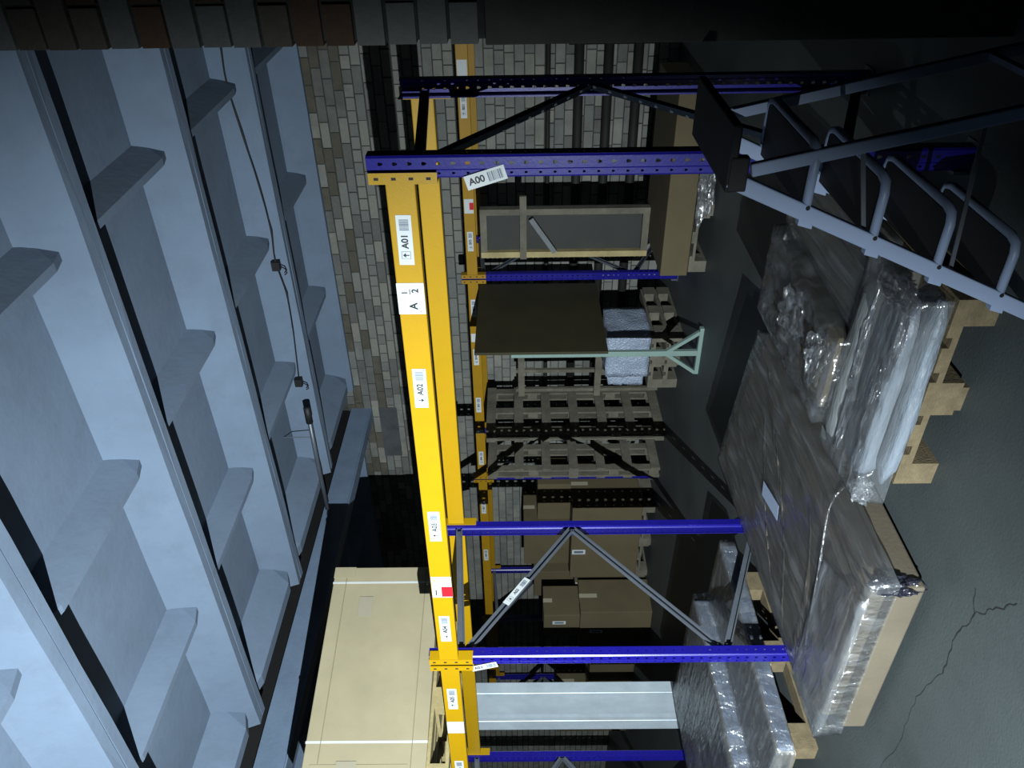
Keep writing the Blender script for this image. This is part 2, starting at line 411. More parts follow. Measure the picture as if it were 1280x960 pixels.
# cable along the ceiling rib with two junction boxes, and a conduit
pts = [(-1.0, 5.95, 3.70), (-1.27, 5.98, 3.68), (-1.55, 6.0, 3.70), (-1.93, 6.06, 3.69), (-2.4, 6.12, 3.66), (-2.8, 6.14, 3.65), (-3.07, 6.12, 3.66), (-3.4, 6.14, 3.63), (-3.75, 6.15, 3.64), (-4.0, 6.16, 3.66), (-4.33, 6.14, 3.68)]
pts = [tuple(Vector((0, 0, EYE)) + (Vector(p) - Vector((0, 0, EYE))) * (6.21 / p[1])) for p in pts]
cab = empty('lighting_cable', (-1, 5.95, 3.6))
tag(cab, 'thin black cable strung along the ceiling rib with small junction boxes', 'cable')
off = Vector((1, -5.95, -3.6))
def smooth_pts(P, n=5):
    P = [Vector(p) for p in P]; out = []
    for i in range(len(P) - 1):
        p0, p1, p2, p3 = P[max(i - 1, 0)], P[i], P[i + 1], P[min(i + 2, len(P) - 1)]
        for k in range(n):
            t = k / n
            out.append(0.5 * ((2 * p1) + (p2 - p0) * t + (2 * p0 - 5 * p1 + 4 * p2 - p3) * t * t + (3 * p1 - p0 - 3 * p2 + p3) * t ** 3))
    return out + [P[-1]]
mb = MB(); mb.tube([p + off for p in smooth_pts(pts)], 0.007, 6); mb.build('wire', CABLE, cab, smooth=True)
mb = MB(); mb.tube([Vector(p) + off + Vector((0, -0.03, -0.02 + 0.015 * (i % 2))) for i, p in enumerate(pts[1:9])], 0.004, 6); mb.build('wire', CABLE, cab, smooth=True)
for x, y, z in ((-3.16, 6.20, 3.69), (-4.42, 6.20, 3.71)):
    mb = MB(); mb.box(x - .04, x + .04, y - .03, y + .03, z - .035, z + .035); mb.tube([(x, y, z - .03), (x - .02, y - .02, z - .08), (x - .06, y - .02, z - .09), (x - .09, y, z - .06)], 0.006, 6)
    mb.v = [tuple(Vector(v) + off) for v in mb.v]; mb.build('junction_box', CABLE, cab, bevel=0.004)
mb = MB(); mb.tube([(-4.60, 5.95, 3.60), (-5.2, 5.93, 3.60), (-5.84, 5.90, 3.59)], 0.022, 10)
con = tag(mb.build('conduit_pipe', GALVD, smooth=True), 'short grey conduit pipe hanging under the ceiling by the steel beam', 'pipe')
mb = MB(); mb.tube([(-4.54, 5.95, 3.60), (-4.72, 5.945, 3.60)], 0.034, 10); mb.build('socket_end', CABLE, con, smooth=True)
for x_ in (-4.9, -5.5):
    mb = MB(); mb.tube([(x_, 5.94, 3.60), (x_, 5.94, RZ + 0.276)], 0.005, 6); mb.build('hanger_rod', GALVD, con)

# ------------------------------------------------------------------ heating pipes on the back wall
reg = empty('heating_register', (-1.68, 7.84, 0.25))
tag(reg, 'dark heating pipes running level along the lower back wall', 'pipes')
def rp(mb): mb.v = [(v[0] + 1.68, v[1] - 7.84, v[2] - 0.25) for v in mb.v]; return mb
for z, r in ((0.96, 0.048), (0.68, 0.048), (0.40, 0.048)):
    mb = MB(); mb.tube([(-1.6, 7.83, z), (-6.0, 7.83, z - 0.02)], r, 10); rp(mb).build('pipe', PIPE, reg, smooth=True)
mb = MB(); mb.tube([(0.3, 7.86, 1.255), (-12, 7.86, 1.235)], 0.024, 8); rp(mb).build('pipe', PIPE, reg, smooth=True)
mb = MB(); mb.tube([(-1.68, 7.83, 0.25), (-1.68, 7.83, 1.06)], 0.05, 10); rp(mb).build('header_pipe', PIPE, reg, smooth=True)

# ------------------------------------------------------------------ pallet racks
def upright_mesh(H):
    """perforated folded-steel upright, front face looking to -Y, standing on z=0"""
    mb = MB(); W = 0.040
    prof = [(0.034, 0.058), (W, 0.058), (W, 0.006), (0.034, 0.0), (-0.006, 0.0), (-0.012, 0.007), (-0.034, 0.007), (-W, 0.012), (-W, 0.058), (-0.034, 0.058)]
    pitch = 0.05; nz = int(H / pitch); z0 = 0.0
    def strip(a, b, hole):
        a2, b2 = Vector((a[0], a[1], 0)), Vector((b[0], b[1], 0))
        if hole is None:
            mb.add([a2, b2, b2 + Vector((0, 0, H)), a2 + Vector((0, 0, H))], [(0, 1, 2, 3)]); return
        hw, hh = hole; wd = (b2 - a2).length; d = (b2 - a2) / wd
        for k in range(nz):
            zb_ = k * pitch; zt_ = H if k == nz - 1 else zb_ + pitch; zc = zb_ + pitch / 2; c = wd / 2
            if k < 2:
                mb.add([a2 + Vector((0, 0, zb_)), b2 + Vector((0, 0, zb_)), b2 + Vector((0, 0, zt_)), a2 + Vector((0, 0, zt_))], [(0, 1, 2, 3)]); continue
            outer = [(0, zb_), (c, zb_), (wd, zb_), (wd, zc), (wd, zt_), (c, zt_), (0, zt_), (0, zc)]
            inner = [(c - hw * .55, zc - hh), (c, zc - hh * 1.15), (c + hw * .55, zc - hh), (c + hw, zc + hh * .2), (c + hw * .9, zc + hh), (c, zc + hh * 1.05), (c - hw * .9, zc + hh), (c - hw, zc + hh * .2)]
            P = [a2 + d * u + Vector((0, 0, z)) for u, z in outer + inner]
            mb.add(P, [(q, (q + 1) % 8, 8 + (q + 1) % 8, 8 + q) for q in range(8)])
    holes = {3: (0.0062, 0.0078), 5: (0.0042, 0.0048), 1: (0.0035, 0.005), 7: (0.0035, 0.005)}
    for k in range(len(prof) - 1): strip(prof[k], prof[k + 1], holes.get(k))
    return mb.mesh('upright', BLUE)
UPR = {}
def upright(parent, x, y, H, flip=False):
    if H not in UPR: UPR[H] = upright_mesh(H)
    o = link('upright', UPR[H], parent); o.location = (x, y, 0.004)
    if flip: o.rotation_euler[2] = math.pi
    s_ = o.modifiers.new('sheet', 'SOLIDIFY'); s_.thickness = 0.002; s_.offset = 0
    mb = MB(); sg = -1 if flip else 1
    mb.box(x - 0.055, x + 0.055, y - 0.02 * sg, y + 0.08 * sg, 0, 0.005); mb.box(x - 0.055, x - 0.042, y, y + 0.05 * sg, 0.005, 0.06)
    f = mb.build('base_plate', GALVD, parent)
    return o
def brace(parent, x, y0, z0, y1, z1, m=GALVD):
    mb = MB(); a = Vector((x, y0, z0)); b = Vector((x, y1, z1)); d = (b - a).normalized()
    u = Vector((1, 0, 0)); v = d.cross(u).normalized(); w_, t, g = 0.020, 0.0018, 0.011
    # small C section open towards +X
    prof = [(-g, -w_), (g, -w_), (g, -w_ + 0.008), (g - t, -w_ + 0.008), (g - t, -w_ + t), (-g + t, -w_ + t), (-g + t, w_ - t), (g - t, w_ - t), (g - t, w_ - 0.008), (g, w_ - 0.008), (g, w_), (-g, w_)]
    mb.prism(prof, a, b, (u, v)); return mb.build('brace', m, parent)
YELF = mat('dimmed_yellow_paint', (0.50, 0.27, 0.006), 0.55, var=0.1, scale=5, dirt=(0.28, 0.14, 0.01), dirt_scale=5, dirt_amt=0.4)  # darker copy of the beam yellow, imitating torch falloff over distance
def beam(parent, xa, xb, y, zt, h=0.103, rear=False, dep=0.045, YEL=YEL):
    """step beam from upright xa (right) to xb (left); y = its outer face"""
    x1, x0 = xa - 0.046, xb + 0.046
    y1 = y + dep if not rear else y - dep
    mb = MB(); mb.box(x0, x1, y, y1, zt - h, zt)
    o = mb.build('beam', YEL, parent, bevel=0.004)
    for xc, sg in ((x1, 1), (x0, -1)):
        c = MB(); yy = y - 0.004 if not rear else y + 0.004
        zc0 = zt + 0.055 - 0.237
        c.box(xc, xc - 0.003 * sg, yy, yy + (0.06 if not rear else -0.06), zc0, zc0 + 0.237)
        c.box(xc + 0.038 * sg, xc - 0.001 * sg, yy - 0.001, yy + 0.003, zc0, zc0 + 0.237)
        for q in range(4):
            zz = zc0 + 0.03 + q * 0.06
            c.box(xc + 0.022 * sg, xc + 0.012 * sg, yy - 0.0016, yy - 0.0005, zz - 0.008, zz + 0.008, 1)
        c.build('beam_connector', [YEL, RUBB], o)
    return o

def rack(name, X, Y0, D, H, zt, zr, label, bracing, YEL=YEL):
    r = empty(name, (X[0], Y0, 0)); tag(r, label, 'rack')
    inv = Vector((-X[0], -Y0, 0))
    bf = []; 
    for x in X:
        upright(r, x - X[0], 0, H); upright(r, x - X[0], D, H, True)
        for (f0, z0, z1) in bracing:
            y0, y1 = (0.05, D - 0.05) if f0 else (D - 0.05, 0.05)
            brace(r, x - X[0], y0, z0, y1, z1)
    for a, b in zip(X, X[1:]):
        bf.append((a, b, beam(r, a - X[0], b - X[0], -0.022, zt, YEL=YEL), beam(r, a - X[0], b - X[0], D + 0.01, zr, rear=True, YEL=YEL)))
    return r, bf
BRA = [(False, 1.965, 1.90), (True, 1.885, 1.235), (False, 1.225, 0.44), (True, 0.43, 0.03 + 0.02)]
XA = -0.9655
FX = [XA, XA - 2.8, XA - 5.6]
rack1, beams1 = rack('pallet_rack', FX, 2.612, 1.03, 2.073, 2.016, 2.036, 'near pallet rack with blue perforated uprights and yellow beams marked A01 to A03', BRA)
# stickers on the near beams (coordinates in the rack's own frame)
U, V = (1, 0, 0), (0, 0, 1)
def lab_beam(bi, x, s, ar, z=1.966, w=0.195, h=0.055, y=-0.0232, tilt=0.0):
    c = math.cos(tilt); s_ = math.sin(tilt)
    shelf_label(beams1[bi][2], (x - XA, y, z), (c, 0, s_), (-s_, 0, c), s, ar, w, h)
lab_beam(0, -1.225, 'A01', 1, tilt=-0.012)
lab_beam(0, -1.885, 'A02', -1, tilt=-0.01)
lab_beam(0, -2.687, 'A03', 1)
lab_beam(0, -3.45, 'A04', -1, w=0.21)
lab_beam(1, -4.09, 'A05', 1, w=0.2)
lab_beam(1, -4.86, 'A06', -1, w=0.2)
def note(bi, x0, x1, z0, z1, draw=None):
    mb = MB(); sheet(mb, ((x0 + x1) / 2 - XA, -0.0232, (z0 + z1) / 2), U, (0, 0, 1), abs(x1 - x0), z1 - z0, 0.0007, 0)
    if draw: draw(mb, Vector(((x0 + x1) / 2 - XA, -0.0232, (z0 + z1) / 2)))
    return mb.build('paper_note', [PAPER, INK, RED, TAPE], beams1[bi][2], recalc=False)
def half(mb, c):
    put_text(mb, 'A', c + Vector((-0.032, 0, -0.008)), U, V, 0.042, 1, 0.001)
    put_text(mb, '1', c + Vector((0.026, 0, 0.022)), U, V, 0.03, 1, 0.001)
    rect(mb, c + Vector((0.03, 0, 0.003)), U, V, 0.022, 0.003, 1, 0.001)
    put_text(mb, '2', c + Vector((0.034, 0, -0.018)), U, V, 0.034, 1, 0.001)
note(0, -1.532, -1.398, 1.914, 2.017, half)
def redn(mb, c):
    rect(mb, c + Vector((0.075 * -0.45, 0, -0.025)), U, V, 0.075, 0.055, 2, 0.0014)
    rect(mb, c + Vector((0.05, 0, 0.035)), U, V, 0.03, 0.02, 3, 0.0011)
    for k in range(4): rect(mb, c + Vector((0.03 - 0.004 * k, 0, -0.03 + 0.012 * k)), U, V, 0.05 - 0.006 * k, 0.002, 1, 0.0011)
    rect(mb, c + Vector((-0.04, 0, 0.03)), U, V, 0.04, 0.006, 1, 0.0011)
note(0, -3.195, -3.04, 1.912, 2.012, redn)
note(1, -4.444, -4.324, 1.914, 2.014)
# slanted stickers on the uprights and on the brace
ups = [o for o in rack1.children if o.name.startswith('upright')]
a_ = math.radians(-73)
cU = Vector((math.cos(a_), 0, math.sin(a_))); cV = Vector((-math.sin(a_), 0, math.cos(a_)))
def up_label(upo, c, s, w, h):
    mb = MB(); sheet(mb, c, cU, cV, w, h, 0.0008, 0); c = Vector(c)
    put_text(mb, s, c - cU * w * 0.22, cU, cV, h * 0.66, 1, 0.0012)
    x = 0.06; rn = random.Random(s)
    while x < 0.42:
        bw = rn.choice((0.01, 0.016, 0.03)); rect(mb, c + cU * w * (x + bw / 2), cU, cV, w * bw, h * 0.66, 2, 0.0012); x += bw + rn.choice((0.01, 0.016))
    return mb.build('shelf_label', [PAPER, INK, INKB], upo, recalc=False)
up_label(ups[0], (-0.037, -0.004, 1.665), 'A00', 0.145, 0.052)
up_label(ups[2], (-0.045, -0.004, 1.77), 'A03', 0.15, 0.045)
braces1 = [o for o in rack1.children if o.name.startswith('brace')]
# label on the brace of the middle frame
dB = (Vector((0, 0.98, 1.235)) - Vector((0, 0.05, 1.885))).normalized()
cc = Vector((-2.8 + 0.0125, 0.47, 1.885 + (0.47 - 0.05) * (1.235 - 1.885) / 0.93))
shelf_label(braces1[5], cc, dB, Vector((1, 0, 0)).cross(dB), 'A03', -1, 0.23, 0.042)

Y2, D2 = 6.846, 0.923
FX2 = [-1.006 - 2.646 * k for k in range(5)]
rack2, beams2 = rack('pallet_rack', FX2, Y2, D2, 2.115, 2.06, 2.05, 'far pallet rack along the brick wall with dimmed yellow beams and blue uprights', BRA, YELF)
def far_lab(x, s, ar=1, w=0.2):
    bi = 0 if x > FX2[1] else 1 if x > FX2[2] else 2
    shelf_label(beams2[bi][2], (x - FX2[0], -0.0232, 2.012), U, V, s, ar, w, 0.055)
for x, s, ar in ((-1.99, 'B01', 1), (-3.25, 'B02', -1), (-3.98, 'B03', 1), (-4.57, 'B04', -1), (-5.2, 'B05', 1), (-5.97, 'B06', -1), (-6.76, 'B07', 1), (-7.6, 'B08', -1)): far_lab(x, s, ar)
def far_note(bi, x0, x1, red=False):
    mb = MB(); c = Vector(((x0 + x1) / 2 - FX2[0], -0.0232, 2.01)); sheet(mb, c, U, V, abs(x1 - x0), 0.085, 0.0007, 0)
    if red: rect(mb, c + Vector((0, 0, -0.025)), U, V, 0.07, 0.04, 1, 0.0012)
    mb.build('paper_note', [PAPER, RED], beams2[bi][2], recalc=False)
far_note(0, -1.75, -1.61); far_note(0, -2.965, -2.825, True); far_note(1, -4.38, -4.28); far_note(1, -5.6, -5.545)

# ------------------------------------------------------------------ pallets
def pallet(name, loc, L=1.2, W=0.8, wood=WOOD, rz=0.0, ry=0.0, label='', group=None, nb=5):
    """flat pallet: boards along local Y (length L), width W along local X, origin at base centre"""
    o = empty(name, loc, rz); o.rotation_euler = (0, ry, rz); tag(o, label, 'pallet', group)
    hx, hy = W / 2, L / 2
    ws = [0.145 if k % 2 == 0 else 0.10 for k in range(nb)]
    xs = [-hx + ws[0] / 2 + (W - ws[0]) * k / (nb - 1) for k in range(nb)]
    for x, w_ in zip(xs, ws):
        mb = MB(); mb.box(x - w_ / 2, x + w_ / 2, -hy, hy, 0.122, 0.144); mb.build('deck_board', wood, o)
    ys = (-hy + 0.0725, 0, hy - 0.0725)
    for y in ys:
        mb = MB(); mb.box(-hx, hx, y - 0.0725, y + 0.0725, 0.100, 0.1218); mb.build('stringer_board', wood, o)
        for x in (-hx + 0.05, 0, hx - 0.05):
            mb = MB(); q = 0.05 if x else 0.07; mb.box(x - q, x + q, y - 0.0725, y + 0.0725, 0.022, 0.0998); mb.build('block', wood, o)
    for x in (-hx + 0.05, 0, hx - 0.05):
        mb = MB(); mb.box(x - 0.05, x + 0.05, -hy, hy, 0, 0.0218); mb.build('bottom_board', wood, o)
    return o

# ------------------------------------------------------------------ cartons
def carton(name, x0, x1, y0, y1, z0, z1, m=CARDB, label='', group=None, seam=True, straps=(), sticker=None, cat='box'):
    o = empty(name, ((x0 + x1) / 2, (y0 + y1) / 2, z0)); tag(o, label, cat, group)
    hx, hy, h = (x1 - x0) / 2, (y1 - y0) / 2, z1 - z0
    mb = MB(); mb.box(-hx, hx, -hy, hy, 0, h)
    mb.build('body', m, o, bevel=0.006)
    if seam:
        mb = MB(); mb.box(-hx - 0.0012, hx + 0.0012, -0.03, 0.03, h * 0.75, h + 0.0012)
        mb.build('tape', TAPE, o)
    for ax, pos in straps:
        mb = MB(); t = 0.0022
        if ax == 'x':   # strap loop in the plane x = pos
            for a in ((pos - .008, pos + .008, -hy - t, -hy + .001, 0, h), (pos - .008, pos + .008, hy - .001, hy + t, 0, h), (pos - .008, pos + .008, -hy - t, hy + t, h - .001, h + t)): mb.box(*a)
        elif ax == 'y':
            for a in ((-hx - t, -hx + .001, pos - .008, pos + .008, 0, h), (hx - .001, hx + t, pos - .008, pos + .008, 0, h), (-hx - t, hx + t, pos - .008, pos + .008, h - .001, h + t)): mb.box(*a)
        mb.build('strap', STRAP, o)
    if sticker:
        sx, sz, sw, sh = sticker
        mb = MB(); sheet(mb, (sx, -hy - 0.0005, sz), U, V, sw, sh, 0.0008, 0); rect(mb, (sx, -hy - 0.0005, sz), U, V, sw * 0.5, sh * 0.7, 1, 0.0012)
        mb.build('sticker', [PAPER, INKB], o, recalc=False)
    return o

# big strapped carton on top of the near rack
pallet('euro_pallet', (-5.27, 3.12, 2.041), 1.2, 0.8, WOODP, rz=-0.05, label='fresh yellow wooden pallet under the big strapped carton on the rack')
big = carton('strapped_carton', -6.33, -4.79, 2.47, 4.21, 2.187, 2.985, CARD, 'large tan carton with white straps standing on top of the near rack', seam=False,
             straps=(('y', -0.42), ('y', 0.74)))
CARDF = mat('cardboard_crease', (0.36, 0.30, 0.18), 0.85, var=0.05)
hx, hy, h = 0.77, 0.87, 0.798
big.rotation_euler[2] = -0.185
# folded edge panels and tape patches on the side facing the aisle
for zz in (0.10, 0.70):
    mb = MB(); mb.box(hx + 0.0002, hx + 0.004, -hy + 0.02, hy - 0.02, zz - 0.0025, zz + 0.0025); mb.build('fold_line', CARDF, big)
for y0, y1, z0, z1 in ((0.78, hy, 0.64, 0.80), (-0.62, -0.56, 0.12, 0.75), (-hy, -0.62, 0.65, 0.79)):
    mb = MB(); mb.box(hx + 0.0002, hx + 0.0045, y0, y1, z0, z1); mb.build('edge_flap', CARD, big)
for y0, y1, z0, z1 in ((0.46, 0.62, 0.48, 0.58), (-0.60, -0.54, 0.45, 0.58), (-0.74, -0.64, 0.06, 0.14)):
    mb = MB(); mb.box(hx + 0.0045, hx + 0.006, y0, y1, z0, z1); mb.build('tape', TAPE, big)

# ------------------------------------------------------------------ step ladder
lad = empty('step_ladder', (-0.9, 2.2, 0)); tag(lad, 'white folding step ladder with black treads standing in the dark on the right', 'ladder')
O = Vector((0.9, -2.2, 0))
def lb(mb, name, m, **k): mb.v = [tuple(Vector(v) + O) for v in mb.v]; return mb.build(name, m, lad, **k)
YN, YF = 2.0, 2.45
def r3(z): return -0.787 - (0.985 - z) * 0.4495
def r2(z): return -0.757 + (0.933 - z) * 0.214
for y in (YN, YF):
    mb = MB(); mb.bar((r3(1.0), y, 1.0), (r3(0.012), y, 0.012), 0.026, 0.045, up=(1, 0, 0)); lb(mb, 'front_rail', ALU, bevel=0.004)
    mb = MB(); mb.bar((r2(0.945), y + 0.004, 0.945), (r2(0.012), y + 0.004, 0.012), 0.022, 0.036, up=(1, 0, 0)); lb(mb, 'rear_leg', ALU, bevel=0.004)
    for xx in (r3(0.0) , r2(0.0)):
        mb = MB(); mb.box(xx - 0.03, xx + 0.03, y - 0.018, y + 0.022, 0, 0.035); lb(mb, 'rubber_foot', RUBB, bevel=0.004)
    mb = MB(); mb.box(r3(0.97) - 0.02, r2(0.9) + 0.03, y - 0.016, y + 0.016, 0.955, 1.005); lb(mb, 'hinge_cap', RUBB, bevel=0.005)
for zt in (0.792, 0.589, 0.386, 0.178):
    x0 = r3(zt); x1 = x0 + 0.175
    mb = MB(); mb.box(x0 + 0.0, x1 - 0.012, YN + 0.014, YF - 0.014, zt - 0.012, zt - 0.002); lb(mb, 'tread', RUBB)
    mb = MB(); pts = [(x0, YN + 0.002, zt - 0.012), (x1 - 0.04, YN + 0.002, zt - 0.012), (x1 - 0.012, YN + 0.012, zt - 0.012), (x1, YN + 0.045, zt - 0.012), (x1, YF - 0.045, zt - 0.012), (x1 - 0.012, YF - 0.012, zt - 0.012), (x1 - 0.04, YF - 0.002, zt - 0.012), (x0, YF - 0.002, zt - 0.012)]
    mb.tube(pts, 0.0135, 8); lb(mb, 'tread_frame', ALU, smooth=True)
    for y in (YN - 0.016, YF - 0.004):
        mb = MB(); mb.tube([(x0 + 0.012, y, zt - 0.012), (x0 + 0.012, y + 0.006, zt - 0.012)], 0.006, 8); lb(mb, 'rivet', RUBB)
    for y in (YN, YF):
        mb = MB(); mb.hexa([(x0 - 0.05, y - 0.012, zt - 0.035), (x0 - 0.005, y - 0.012, zt - 0.035), (x0 + 0.0, y + 0.012, zt - 0.035), (x0 - 0.05, y + 0.012, zt - 0.035), (x0 - 0.038, y - 0.012, zt + 0.005), (x0 + 0.01, y - 0.012, zt + 0.005), (x0 + 0.01, y + 0.012, zt + 0.005), (x0 - 0.038, y + 0.012, zt + 0.005)])
        lb(mb, 'bracket', ALU)
mb = MB(); mb.box(r3(0.985) - 0.03, r3(0.985) + 0.15, YN - 0.012, YF + 0.012, 0.985, 1.01); lb(mb, 'top_platform', RUBB, bevel=0.006)
for a, b in ((0.60, 0.66), (0.32, 0.36)):
    mb = MB(); mb.bar((r3(a) + 0.02, YN + 0.02, a), (r2(b), YN + 0.02, b), 0.004, 0.012); lb(mb, 'spreader_bar', GALVD)
mb = MB(); mb.box(r2(0.15) - 0.008, r2(0.15) + 0.008, YN, YF, 0.14, 0.165); lb(mb, 'rear_crossbar', ALU)

# ------------------------------------------------------------------ wrapped loads
def quad_slab(q, z0, z1, m, name, parent, off, bevel=0.006):
    """q: four (x,y) corners counter-clockwise"""
    mb = MB(); mb.hexa([Vector((x, y, z0)) + off for x, y in q] + [Vector((x, y, z1)) + off for x, y in q])
    return mb.build(name, m, parent, bevel=bevel)
def film_shell(q, z0, z1, m, parent, off, n=26, amp=0.012, seed=0, puff=0.006, ridges=(), name='stretch_film'):
    """wrinkled wrap draped over a slab with corners q: top surface plus four sides, one sheet"""
    q = [Vector((x, y, 0)) for x, y in q]; c = sum(q, Vector()) / 4
    q = [c + (p - c) * (1 + puff / max((p - c).length, 0.1)) for p in q]
    mb = MB(); ns = 5; idx = {}
    def P(u, v): return (q[0] * (1 - u) + q[1] * u) * (1 - v) + (q[3] * (1 - u) + q[2] * u) * v
    vs = []; fs = []
    for i in range(n + 1):
        for j in range(n + 1):
            u, v = i / n, j / n; p = P(u, v)
            e = min(u, 1 - u, v, 1 - v)
            nz = noise.fractal(Vector((p.x * 5, p.y * 5, seed)), 1.0, 2.0, 4) * amp
            rg = abs(noise.noise(Vector((p.x * 7 + p.y * 2, p.y * 3 - p.x * 2, seed + 5)))) * amp * 0.9
            z = z1 + 0.004 + (abs(nz) + rg) * min(1, e * 14 + 0.12)
            idx[i, j] = len(vs); vs.append(Vector((p.x, p.y, z)) + off)
    for i in range(n):
        for j in range(n): fs.append((idx[i, j], idx[i + 1, j], idx[i + 1, j + 1], idx[i, j + 1]))
    ring = [(i, 0) for i in range(n)] + [(n, j) for j in range(n)] + [(n - i, n) for i in range(n)] + [(0, n - j) for j in range(n)]
    prev = [idx[r] for r in ring]
    for k in range(1, ns + 1):
        t = k / ns; cur = []
        for r, b in zip(ring, [idx[r] for r in ring]):
            top = vs[b]; p = top - off; d = (Vector((p.x, p.y, 0)) - c).normalized()
            w_ = noise.noise(Vector((p.x * 9, p.y * 9, k * 0.35 + seed))) * amp * 0.8 + 0.004
            cur.append(len(vs)); vs.append(Vector((p.x + d.x * w_, p.y + d.y * w_, top.z + (z0 + 0.002 + off.z - top.z) * t)) + Vector((off.x, off.y, 0)))
        L_ = len(ring)
        for a in range(L_): fs.append((prev[a], cur[a], cur[(a + 1) % L_], prev[(a + 1) % L_]))
        prev = cur
    mb.add(vs, fs)
    return mb.build(name, m, parent, smooth=True)

# A: flat cartons in the aisle
A = empty('wrapped_carton_stack', (-2.85, 2.9, 0)); tag(A, 'long stack of flat brown cartons in clear wrap on the floor before the rack', 'wrapped stack')
oA = Vector((2.85, -2.9, 0))
for y in (2.25, 3.35):
    mb = MB(); mb.box(-3.30 + 2.85, -2.50 + 2.85, y - 2.9 - 0.04, y - 2.9 + 0.04, 0, 0.03); mb.build('batten', WOODG, A)
qA = [(-3.33, 1.955), (-2.385, 1.955), (-2.33, 3.62), (-3.42, 3.88)]
quad_slab(qA, 0.03, 0.135, CARDG, 'carton', A, oA, 0.008)
qA2 = [(-3.34, 2.02), (-2.40, 2.00), (-2.32, 3.66), (-3.43, 3.92)]
quad_slab(qA2, 0.136, 0.20, CARDG, 'carton', A, oA, 0.008)
qA3 = [(-3.32, 2.06), (-2.55, 2.10), (-2.36, 3.60), (-3.46, 3.93)]
quad_slab(qA3, 0.201, 0.238, CARDG, 'carton', A, oA, 0.006)
# edges of thin sheets lying curved on the top
for k, (p0, p1, p2) in enumerate((((-2.55, 3.2), (-2.75, 2.75), (-3.25, 2.55)), ((-2.60, 3.3), (-2.95, 3.15), (-3.2, 2.8)), ((-2.55, 2.55), (-2.8, 2.35), (-3.25, 2.35)))):
    mb = MB(); P_ = [Vector((*p0, 0)), Vector((*p1, 0)), Vector((*p2, 0))]; last = None
    for t in range(13):
        s_ = t / 12; p = P_[0] * (1 - s_) ** 2 + P_[1] * 2 * s_ * (1 - s_) + P_[2] * s_ * s_
        cur = [p + Vector((-0.12, -0.05, 0.239)) + oA, p + Vector((0, 0, 0.252)) + oA]
        if last: mb.add([last[0], last[1], cur[1], cur[0]], [(0, 1, 2, 3)]); 
        last = cur
    o = mb.build('liner_sheet', CARDG, A, smooth=True); s_ = o.modifiers.new('t', 'SOLIDIFY'); s_.thickness = 0.003
film_shell([(-3.35, 1.94), (-2.36, 1.95), (-2.30, 3.66), (-3.47, 3.94)], 0.137, 0.246, FILM, A, oA, n=46, amp=0.016, seed=1)
film_shell([(-3.36, 1.93), (-2.46, 1.945), (-2.62, 2.30), (-3.37, 2.26)], 0.232, 0.256, FILM2, A, oA, n=20, amp=0.014, seed=41)
mb = MB(); sheet(mb, Vector((-2.90, 2.96, 0.262)) + oA, (0.97, 0.24, 0), (-0.24, 0.97, 0), 0.085, 0.26, 0.001, 0)
mb.build('sticker', STICK, A)
# crumpled dark film gathered at the near right corner
def crumple(c, sx, sy, sz, m, parent, seed, name='film_bunch', n=18, rot=0.0):
    mb = MB(); vs = []; fs = []; c = Vector(c)
    for i in range(n + 1):
        th = math.pi * i / n
        for j in range(n * 2):
            ph = math.pi * j / n; d = Vector((math.sin(th) * math.cos(ph), math.sin(th) * math.sin(ph), math.cos(th)))
            r = 1 + 0.55 * noise.fractal(d * 2.2 + Vector((seed, 0, 0)), 1, 2, 4)
            p = Vector((d.x * sx * r, d.y * sy * r, d.z * sz * r)); p.rotate(Matrix.Rotation(rot, 3, 'Z'))
            vs.append(c + p)
    w_ = n * 2
    for i in range(n):
        for j in range(w_): fs.append((i * w_ + j, i * w_ + (j + 1) % w_, (i + 1) * w_ + (j + 1) % w_, (i + 1) * w_ + j))
    mb.add(vs, fs); return mb.build(name, m, parent, smooth=False)
crumple(Vector((-2.40, 1.985, 0.13)) + oA, 0.03, 0.05, 0.085, mat('dark_crumpled_film', (0.02, 0.02, 0.035), 0.12, var=0.2, bump=1.0, bscale=25, spec=1.0), A, 3)
mb = MB(); mb.tube([Vector(p) + oA for p in smooth_pts([(-2.34, 2.55, 0.05), (-2.29, 2.56, 0.07), (-2.27, 2.53, 0.05), (-2.30, 2.50, 0.06), (-2.34, 2.5, 0.12), (-2.40, 2.42, 0.235), (-2.7, 2.30, 0.262), (-3.1, 2.22, 0.262)], 4)], 0.006, 6)
mb.build('film_tail', FILMC, A, smooth=True)

# B: pallet of wrapped panels
pallet('euro_pallet', (-1.675, 2.80, 0), 1.2, 0.8, WOOD, label='worn wooden pallet on the floor under the white wrapped boards', group=None)
B = empty('wrapped_panel_load', (-1.65, 2.8, 0.144)); tag(B, 'film-wrapped load of grey boards and white foam strips on the floor pallet', 'wrapped load')
oB = Vector((1.65, -2.8, -0.144))
quad_slab([(-2.02, 2.45), (-1.28, 2.45), (-1.27, 3.52), (-2.02, 3.55)], 0.145, 0.182, PANEL, 'panel', B, oB)
quad_slab([(-1.66, 2.56), (-1.30, 2.62), (-1.28, 3.45), (-1.62, 3.52)], 0.183, 0.232, PANEL, 'panel', B, oB)
quad_slab([(-1.60, 2.60), (-1.42, 2.64), (-1.38, 3.42), (-1.56, 3.48)], 0.233, 0.25, PANEL, 'panel', B, oB)
quad_slab([(-2.06, 2.66), (-1.70, 2.64), (-1.66, 3.34), (-2.04, 3.40)], 0.183, 0.285, CARDB, 'carton', B, oB)
quad_slab([(-2.0, 2.72), (-1.76, 2.70), (-1.70, 3.42), (-1.9, 3.46)], 0.286, 0.33, CARDG, 'carton', B, oB)
